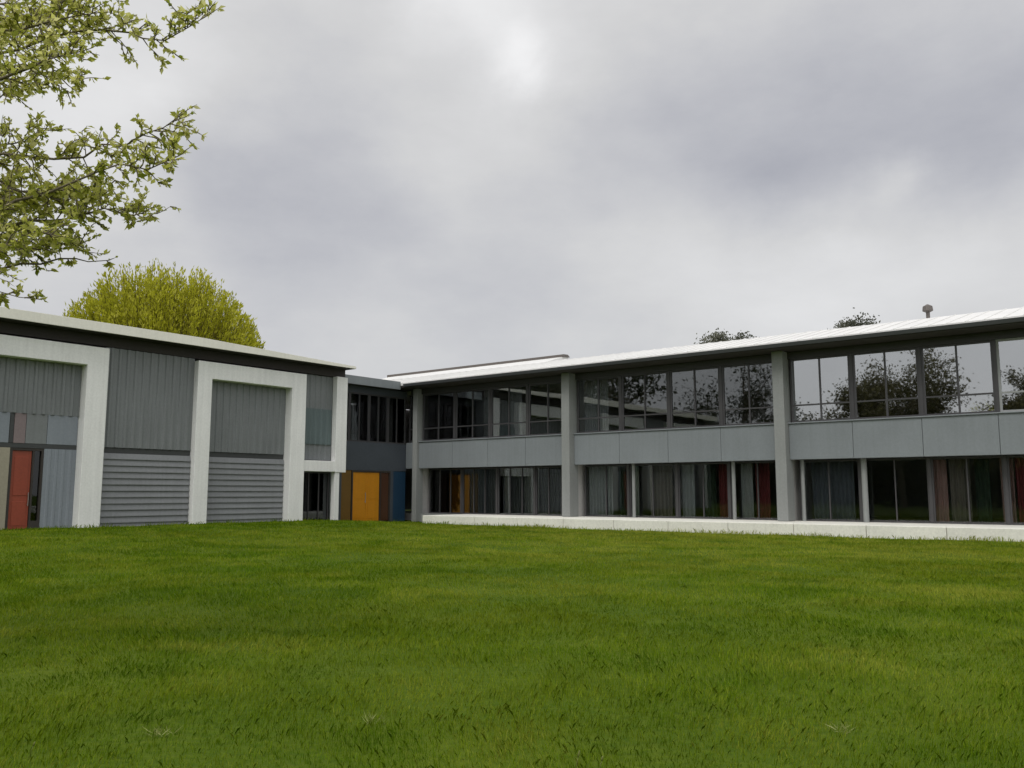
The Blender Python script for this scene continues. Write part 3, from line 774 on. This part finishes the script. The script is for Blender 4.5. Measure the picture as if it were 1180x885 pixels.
def broad_tree(name, loc, height, label, m_leaf, seed, leaf=0.16, per_tip=14, cluster=0.5, spread=0.75, levels=3, group=None, trunk_frac=0.3, cat='tree', up=0.05):
    root = empty(name, loc, label, cat, group); want = height
    for attempt in range(2):             # second pass grows it to the wanted height
        rnd = random.Random(seed); rng = np.random.default_rng(seed)
        mb = MB(); tips = []
        base = Vector(loc) - Vector((0, 0, 0.1)); th = height * trunk_frac
        pts = branch_path(base, (0, 0, 1), th, 5, 0.03, 0.1, rnd)
        r0 = height * 0.022
        add_wood(mb, [base - Vector((0, 0, 0.05))] + pts, r0 * 1.35, r0 * 0.8, 10)
        for i in range(rnd.randint(4, 5)):
            az = 2 * PI * i / 4.5 + rnd.uniform(-0.4, 0.4); el = rnd.uniform(0.5, 1.2)
            d = Vector((math.cos(az) * math.cos(el), math.sin(az) * math.cos(el), math.sin(el)))
            grow(mb, tips, pts[-1] - Vector((0, 0, rnd.uniform(0, th * 0.2))), d, height * 0.36 * rnd.uniform(0.8, 1.1), r0 * 0.55, levels - 1, rnd, spread, up)
        grow(mb, tips, pts[-1], (0.05, 0, 1), height * 0.38, r0 * 0.6, levels - 1, rnd, spread, up)
        top = max(t[0].z for t in tips) - loc[2]
        height *= want / (top + cluster * 0.8)
    mb.build('trunk', M['bark'], root, smooth_=True, recalc=False)
    P = np.array([t[0][:] for t in tips]); D = np.array([t[1][:] for t in tips])
    P = np.repeat(P, per_tip, 0) + rng.normal(0, cluster, (len(tips) * per_tip, 3)) * np.array((1, 1, 0.75)); D = np.repeat(D, per_tip, 0) + rng.normal(0, 0.8, (len(P), 3)) + np.array((0, 0, -0.2))
    clump = np.repeat(rng.normal(0, 0.16, len(tips)), per_tip)
    V = leaf_quads(P, D, leaf * rng.uniform(0.6, 1.3, len(P)), 0.6, rng)
    big_mesh('crown', V, None, np.clip(0.5 + clump + rng.normal(0, 0.18, len(P)), 0, 1), m_leaf, root)
    return root, top

LF_DARK = leaf_mat('dark_tree_leaf', (0.025, 0.035, 0.012), (0.05, 0.06, 0.022), (0.085, 0.09, 0.04), 0.2)
LF_MID = leaf_mat('spring_tree_leaf', (0.05, 0.075, 0.015), (0.09, 0.12, 0.025), (0.14, 0.16, 0.045), 0.3)
LF_TOP = leaf_mat('grey_green_leaf', (0.09, 0.095, 0.07), (0.14, 0.145, 0.105), (0.20, 0.20, 0.15), 0.4)
LF_BRN = leaf_mat('brown_green_leaf', (0.05, 0.05, 0.02), (0.10, 0.095, 0.04), (0.16, 0.145, 0.065), 0.3)
LF_YEL = leaf_mat('yellow_green_leaf', (0.24, 0.29, 0.03), (0.55, 0.56, 0.12), (0.76, 0.73, 0.36), 0.65, spec=0.1)
LF_WIL = leaf_mat('golden_willow_leaf', (0.29, 0.30, 0.018), (0.50, 0.50, 0.035), (0.68, 0.65, 0.12), 0.5, spec=0.1)

# trees showing over the roof of the long wing
def round_tree(loc, top, rx, rz, label, seed):
    """full rounded crown made of overlapping leaf clumps on limbs"""
    root = empty('roofline_tree', loc, label, 'tree', 'treetops behind the long wing')
    rnd = random.Random(seed); rng = np.random.default_rng(seed)
    cz = top - rz - 0.35; base = Vector(loc); c0 = base + Vector((0, 0, cz - rz * 0.4))
    mb = MB(); mb.tube([base - Vector((0, 0, 0.1)), base.lerp(c0, 0.5) + Vector((0.1, 0.1, 0)), c0], [0.26, 0.2, 0.15], 9)
    P = []; sh = []
    for i in range(95):
        d = Vector((rnd.gauss(0, 1), rnd.gauss(0, 1), rnd.gauss(0.25, 1))).normalized(); f = rnd.uniform(0.55, 1.0)
        c = base + Vector((d.x * rx * f, d.y * rx * f, cz + d.z * rz * f))
        mb.tube([c0, c0.lerp(c, 0.5) + Vector((0, 0, 0.3)), c], [0.06, 0.035, 0.01], 5)
        k = 430; sg = rnd.uniform(0.26, 0.48)
        P.append(np.array(c[:]) + rng.normal(0, 1, (k, 3)) * np.array((sg, sg, sg * 0.75))); sh += [rnd.gauss(0, 0.15)] * k
    P = np.concatenate(P); D = rng.normal(0, 1, P.shape)
    mb.build('trunk', M['bark'], root, smooth_=True, recalc=False)
    big_mesh('crown', leaf_quads(P, D, rng.uniform(0.12, 0.24, len(P)), 0.6, rng), None, np.clip(0.5 + np.array(sh) + rng.normal(0, 0.15, len(P)), 0, 1), LF_TOP, root)
round_tree((15.2, 60.5, 0), 12.85, 2.5, 3.8, 'dark treetop above the pale roof, nearest the middle of the long wing', 4)
round_tree((23.9, 59.0, 0), 13.4, 3.0, 3.4, 'broader dark treetop above the pale roof, beside the vent cowl', 9)
# trees across the lawn, seen mirrored in the upper windows
broad_tree('courtyard_tree', (-30.5, -3.0, 0), 15.5, 'tall leafy tree mirrored in the upper windows of the right bay', LF_BRN, 21, leaf=0.26, per_tip=14, cluster=0.45, levels=4, group='trees across the lawn')
broad_tree('courtyard_tree', (-22.0, -13.0, 0), 13.0, 'lower leafy tree mirrored at the right end of the upper windows', LF_BRN, 22, leaf=0.26, per_tip=14, cluster=0.45, levels=4, group='trees across the lawn')
broad_tree('courtyard_tree', (-43.0, 6.0, 0), 17.0, 'large dark tree mirrored beside the central pier', LF_DARK, 23, leaf=0.3, per_tip=14, cluster=0.7, group='trees across the lawn')

def reflection_belt():  # out of view, added so the glazing mirrors less bright sky
    """unseen belt of bushes added behind the viewpoint to darken the window reflections"""
    rng = np.random.default_rng(31); P = []
    for r in np.arange(-45, 75, 2.6):
        for row in range(2):
            l = -30 - row * 4 + rng.normal(0, 0.8); h = rng.uniform(5.5, 9.0) + 1.5 * row
            k = 700
            u = rng.normal(0, 1, (k, 3)); u /= np.linalg.norm(u, axis=1, keepdims=True); u *= rng.random((k, 1)) ** 0.25
            x = r + u[:, 0] * 2.6; y = l + u[:, 1] * 2.2; z = np.clip(h * 0.5 + u[:, 2] * h * 0.5, 0.05, None)
            P.append(np.stack([LX * y + RX * x, LY * y + RY * x, z], 1))
    P = np.concatenate(P); D = rng.normal(0, 1, P.shape)
    V = leaf_quads(P, D, rng.uniform(0.5, 1.0, len(P)), 0.7, rng)
    o = big_mesh('reflection_belt', V, None, np.clip(rng.normal(0.45, 0.2, len(P)), 0, 1), LF_DARK)
    tag(o, 'unseen dark belt of bushes added to darken the window reflections', 'woodland', kind='stuff')
reflection_belt()

def reflection_trees():  # out of view, put across the reflection path of the upper windows
    """unseen tall trees added behind the low wing to darken the upper window reflections"""
    for i, (r, l, h) in enumerate(((44, -6, 19), (47, 1, 20), (45, 8, 18))):
        broad_tree('unseen_tall_tree', (LX * l + RX * r, LY * l + RY * r, 0), h, ('unseen tall dark tree added to darken reflections, beyond the near end of the low wing', 'tallest unseen dark tree added to darken the window reflections', 'unseen dark tree added to darken reflections, behind the first portal')[i], LF_DARK, 40 + i, leaf=0.4, per_tip=16, cluster=0.8, group='unseen trees added to darken reflections')
reflection_trees()

# small cowl on the roof of the long wing
vr = empty('roof_vent', FR(7.75, -3.3, 7.95), 'small dark vent cowl standing on the pale roof', 'vent')
mb = MB(); mb.tube([FR(7.75, -3.3, 7.9), FR(7.75, -3.3, 8.26)], [0.07, 0.07], 12); mb.build('pipe', M['cap'], vr, smooth_=False)
mb = MB(); c = Vector(FR(7.75, -3.3, 8.25))
mb.tube([c, c + Vector((0, 0, 0.05)), c + Vector((0, 0, 0.22)), c + Vector((0, 0, 0.30))], [0.10, 0.19, 0.17, 0.03], 14); mb.build('cowl', M['cap'], vr)

# golden willow dome behind the low wing: upright whips with narrow leaves
def willow():
    loc = (-23.3, 57.5, 0)
    root = empty('golden_willow', loc, 'rounded golden green willow rising behind the low clad wing', 'tree')
    rnd = random.Random(5); rng = np.random.default_rng(5)
    mb = MB(); base = Vector(loc)
    pts = branch_path(base - Vector((0, 0, 0.1)), (0, 0, 1), 6.8, 6, 0.03, 0.1, rnd)
    add_wood(mb, pts, 0.55, 0.4, 12)
    cz = 9.0; rx, rz = 6.8, 7.7
    P = []; D = []
    for i in range(950):
        az = rnd.uniform(0, 2 * PI); rr = math.sqrt(rnd.random()); 
        bx, by = math.cos(az) * rr, math.sin(az) * rr
        topz = math.sqrt(max(0.02, 1 - rr ** 2.3))
        head = pts[-1]
        low = Vector((loc[0] + bx * rx * 0.55, loc[1] + by * rx * 0.55, cz - 1.2 + rnd.uniform(-1, 1)))
        tip = Vector((loc[0] + bx * rx, loc[1] + by * rx, cz + topz * rz * rnd.uniform(0.80, 0.97) * (1 + 0.05 * math.sin(3 * az + 4 * rr) + 0.045 * math.sin(7 * az - 5 * rr + 1))))
        mid = low.lerp(tip, 0.5) + Vector((bx * 0.5, by * 0.5, -0.2))
        if i % 6 == 0: mb.tube([head, low], [0.09, 0.05], 5)
        mb.tube([low, mid, tip], [0.04, 0.028, 0.008], 4)
        q = 62
        for j in range(q):
            u = rnd.random() ** 0.75
            a = low.lerp(mid, u * 2) if u < 0.5 else mid.lerp(tip, u * 2 - 1)
            P.append(a[:]); D.append((tip - low).normalized()[:])
    mb.build('trunk', M['bark_willow'], root, smooth_=True, recalc=False)
    P = np.array(P) + rng.normal(0, 0.10, (len(P), 3)); D = np.array(D) + rng.normal(0, 0.35, (len(P), 3))
    V = leaf_quads(P, D, rng.uniform(0.16, 0.38, len(P)), 0.36, rng)
    sh = np.repeat(rng.normal(0, 0.14, 950), 62)
    big_mesh('crown', V, None, np.clip(0.5 + sh + rng.normal(0, 0.15, len(P)), 0, 1), LF_WIL, root)
willow()

# near tree whose boughs hang into view: trunk stands left of the view
def near_tree():
    loc = (-6.9, 7.3, 0)
    root = empty('near_tree', loc, 'near tree with loose yellow green spring leaves hanging over the lawn', 'tree')
    rnd = random.Random(12); rng = np.random.default_rng(12)
    mb = MB(); base = Vector(loc)
    trunk = [base + Vector(v) for v in ((0, 0, -0.15), (0.02, 0, 0.5), (0.05, 0.03, 1.3), (0.02, 0.05, 2.2), (0.1, 0.0, 3.2), (0.16, -0.05, 4.4), (0.2, -0.1, 5.8), (0.3, 0, 7.4))]
    mb.tube(trunk, [0.25, 0.19, 0.17, 0.16, 0.14, 0.11, 0.07, 0.02], 12)
    P = []; D = []; C = []
    def twig(p, d, ln, nleaf):
        pts = branch_path(p, d, ln, 4, 0.16, 0.02, rnd)
        mb.tube(pts, [0.006, 0.005, 0.004, 0.003, 0.0015], 4, cap=False)
        c = rnd.gauss(0, 0.15)
        for j in range(nleaf):
            u = 0.15 + 0.85 * rnd.random(); q = u * 4; k = min(int(q), 3); a = pts[k].lerp(pts[k + 1], q - k)
            P.append(a[:]); dd = (pts[k + 1] - pts[k]).normalized() + Vector((rnd.gauss(0, .8), rnd.gauss(0, .8), rnd.gauss(-.15, .7)))
            D.append(dd[:]); C.append(c)
        return pts
    def bough(path, r, first, gap, tl, nleaf, side=0.9):
        # smooth wandering limb through the given points
        pts = []
        for a, b in zip(path[:-1], path[1:]):
            a, b = Vector(a), Vector(b); k = max(3, int((b - a).length / 0.25))
            for i in range(k):
                v = a.lerp(b, i / k)
                if pts: v += Vector((rnd.gauss(0, .03), rnd.gauss(0, .03), rnd.gauss(0, .03)))
                pts.append(v)
        pts.append(Vector(path[-1]))
        r *= 0.75; k = len(pts); mb.tube(pts, [r * (1 - 0.85 * i / (k - 1)) for i in range(k)], 7)
        ln = [0]
        for a, b in zip(pts[:-1], pts[1:]): ln.append(ln[-1] + (b - a).length)
        s_ = first * ln[-1]
        while s_ < ln[-1]:
            j = max(i for i in range(k) if ln[i] <= s_); j = min(j, k - 2)
            c = pts[j].lerp(pts[j + 1], (s_ - ln[j]) / (ln[j + 1] - ln[j])); dd = (pts[j + 1] - pts[j]).normalized()
            sd_ = dd.orthogonal().normalized(); sd_.rotate(Matrix.Rotation(rnd.uniform(0, 2 * PI), 3, dd))
            nd = dd * 0.6 + sd_ * side
            f = 1 - 0.45 * s_ / ln[-1]
            tp = twig(c, nd, tl * rnd.uniform(0.5, 1.2) * f, nleaf)
            for q in range(rnd.randint(2, 4)):
                pz = tp[rnd.randint(1, 4)]
                twig(pz, nd + Vector((rnd.gauss(0, .6), rnd.gauss(0, .6), rnd.gauss(0, .5))), tl * 0.45 * rnd.uniform(0.5, 1.2) * f, max(6, nleaf * 2 // 3))
            s_ += gap * 0.62 * rnd.uniform(0.5, 1.5)
        twig(pts[-1], pts[-1] - pts[-2], tl * 0.5, nleaf)
    for b in BOUGHS: bough(*b)
    # rest of the crown, outside the view
    for i in range(22):
        az = rnd.uniform(0.9, 5.2); z = rnd.uniform(2.6, 6.8); p = base + Vector((0.12, 0, z)); ln = (3.4 - 0.32 * (z - 2.6)) * rnd.uniform(0.7, 1.0)
        e = p + Vector((math.cos(az) * ln, math.sin(az) * ln, rnd.uniform(0.1, 0.9)))
        bough([p, p.lerp(e, 0.5) + Vector((0, 0, 0.25)), e], 0.04, 0.25, 0.16, 0.6, 9)
    mb.build('trunk', M['bark'], root, smooth_=True, recalc=False)
    P = np.array(P); D = np.array(D); C = np.array(C)
    V = leaf_quads(P, D, 0.026 + 0.05 * rng.random(len(P)) ** 1.4, 0.56, rng)
    big_mesh('crown', V, None, np.clip(0.5 + C + rng.normal(0, 0.2, len(P)), 0, 1), LF_YEL, root)

def at(px, py, y):                     # a point of the view at depth y, used once to measure the boughs
    d = view_dir(px, py); k = y / d.y
    return (d.x * k, y, 1.45 + d.z * k)
T = Vector((-6.8, 7.3, 0))
BOUGHS = [
    # path, radius, first twig, gap, twig length, leaves per twig
    ([T + Vector((0, 0, 4.3)), at(-20, 60, 7.2), at(90, 35, 7.0), at(170, 45, 6.9), at(232, 22, 6.8)], 0.03, 0.30, 0.075, 0.40, 7, 0.75),
    ([T + Vector((0, 0, 4.6)), at(-20, 10, 7.6), at(70, 5, 7.7), at(130, -30, 7.7)], 0.03, 0.25, 0.05, 0.50, 10),
    ([T + Vector((0, 0, 4.0)), at(-30, 95, 6.6), at(40, 80, 6.5), at(90, 60, 6.4)], 0.04, 0.25, 0.05, 0.42, 9),
    ([T + Vector((0, 0, 3.6)), at(-20, 190, 7.4), at(70, 185, 7.2), at(140, 165, 7.1), at(205, 135, 7.0)], 0.03, 0.42, 0.07, 0.40, 8),
    ([T + Vector((0, 0, 3.5)), at(0, 165, 7.9), at(60, 150, 8.0)], 0.03, 0.35, 0.09, 0.35, 7),
    ([T + Vector((0, 0, 3.3)), at(20, 235, 6.9), at(110, 200, 6.8), at(205, 180, 6.7)], 0.035, 0.45, 0.08, 0.32, 7),
    ([T + Vector((0, 0, 3.0)), at(-20, 260, 7.3), at(60, 255, 7.2), at(120, 245, 7.1), at(165, 245, 7.1)], 0.03, 0.30, 0.055, 0.42, 10),
    ([T + Vector((0, 0, 4.4)), at(-30, 40, 6.9), at(50, 30, 6.8), at(110, 15, 6.8)], 0.035, 0.3, 0.05, 0.42, 10),
    ([T + Vector((0, 0, 4.1)), at(-20, 100, 7.8), at(50, 95, 7.9), at(100, 90, 7.9)], 0.03, 0.3, 0.06, 0.35, 9),
    ([T + Vector((0, 0, 3.1)), at(-20, 230, 7.8), at(50, 225, 7.7), at(110, 220, 7.7)], 0.03, 0.35, 0.06, 0.38, 9),
    ([T + Vector((0, 0, 3.2)), at(-20, 215, 7.1), at(45, 222, 7.0), at(95, 235, 7.0)], 0.03, 0.35, 0.05, 0.38, 10),
    ([T + Vector((0, 0, 3.0)), at(-20, 272, 7.6), at(50, 285, 7.6), at(95, 280, 7.6)], 0.03, 0.35, 0.055, 0.34, 10),
    ([T + Vector((0, 0, 2.9)), at(-10, 285, 6.6), at(60, 270, 6.5)], 0.03, 0.3, 0.06, 0.35, 9),
    ([T + Vector((0, 0, 2.8)), at(0, 305, 7.5), at(70, 300, 7.4), at(125, 300, 7.4)], 0.03, 0.8, 0.4, 0.12, 2),
    ([T + Vector((0, 0, 2.4)), at(-40, 328, 7.0), at(45, 345, 6.9)], 0.02, 0.6, 0.13, 0.16, 5),
]
near_tree()
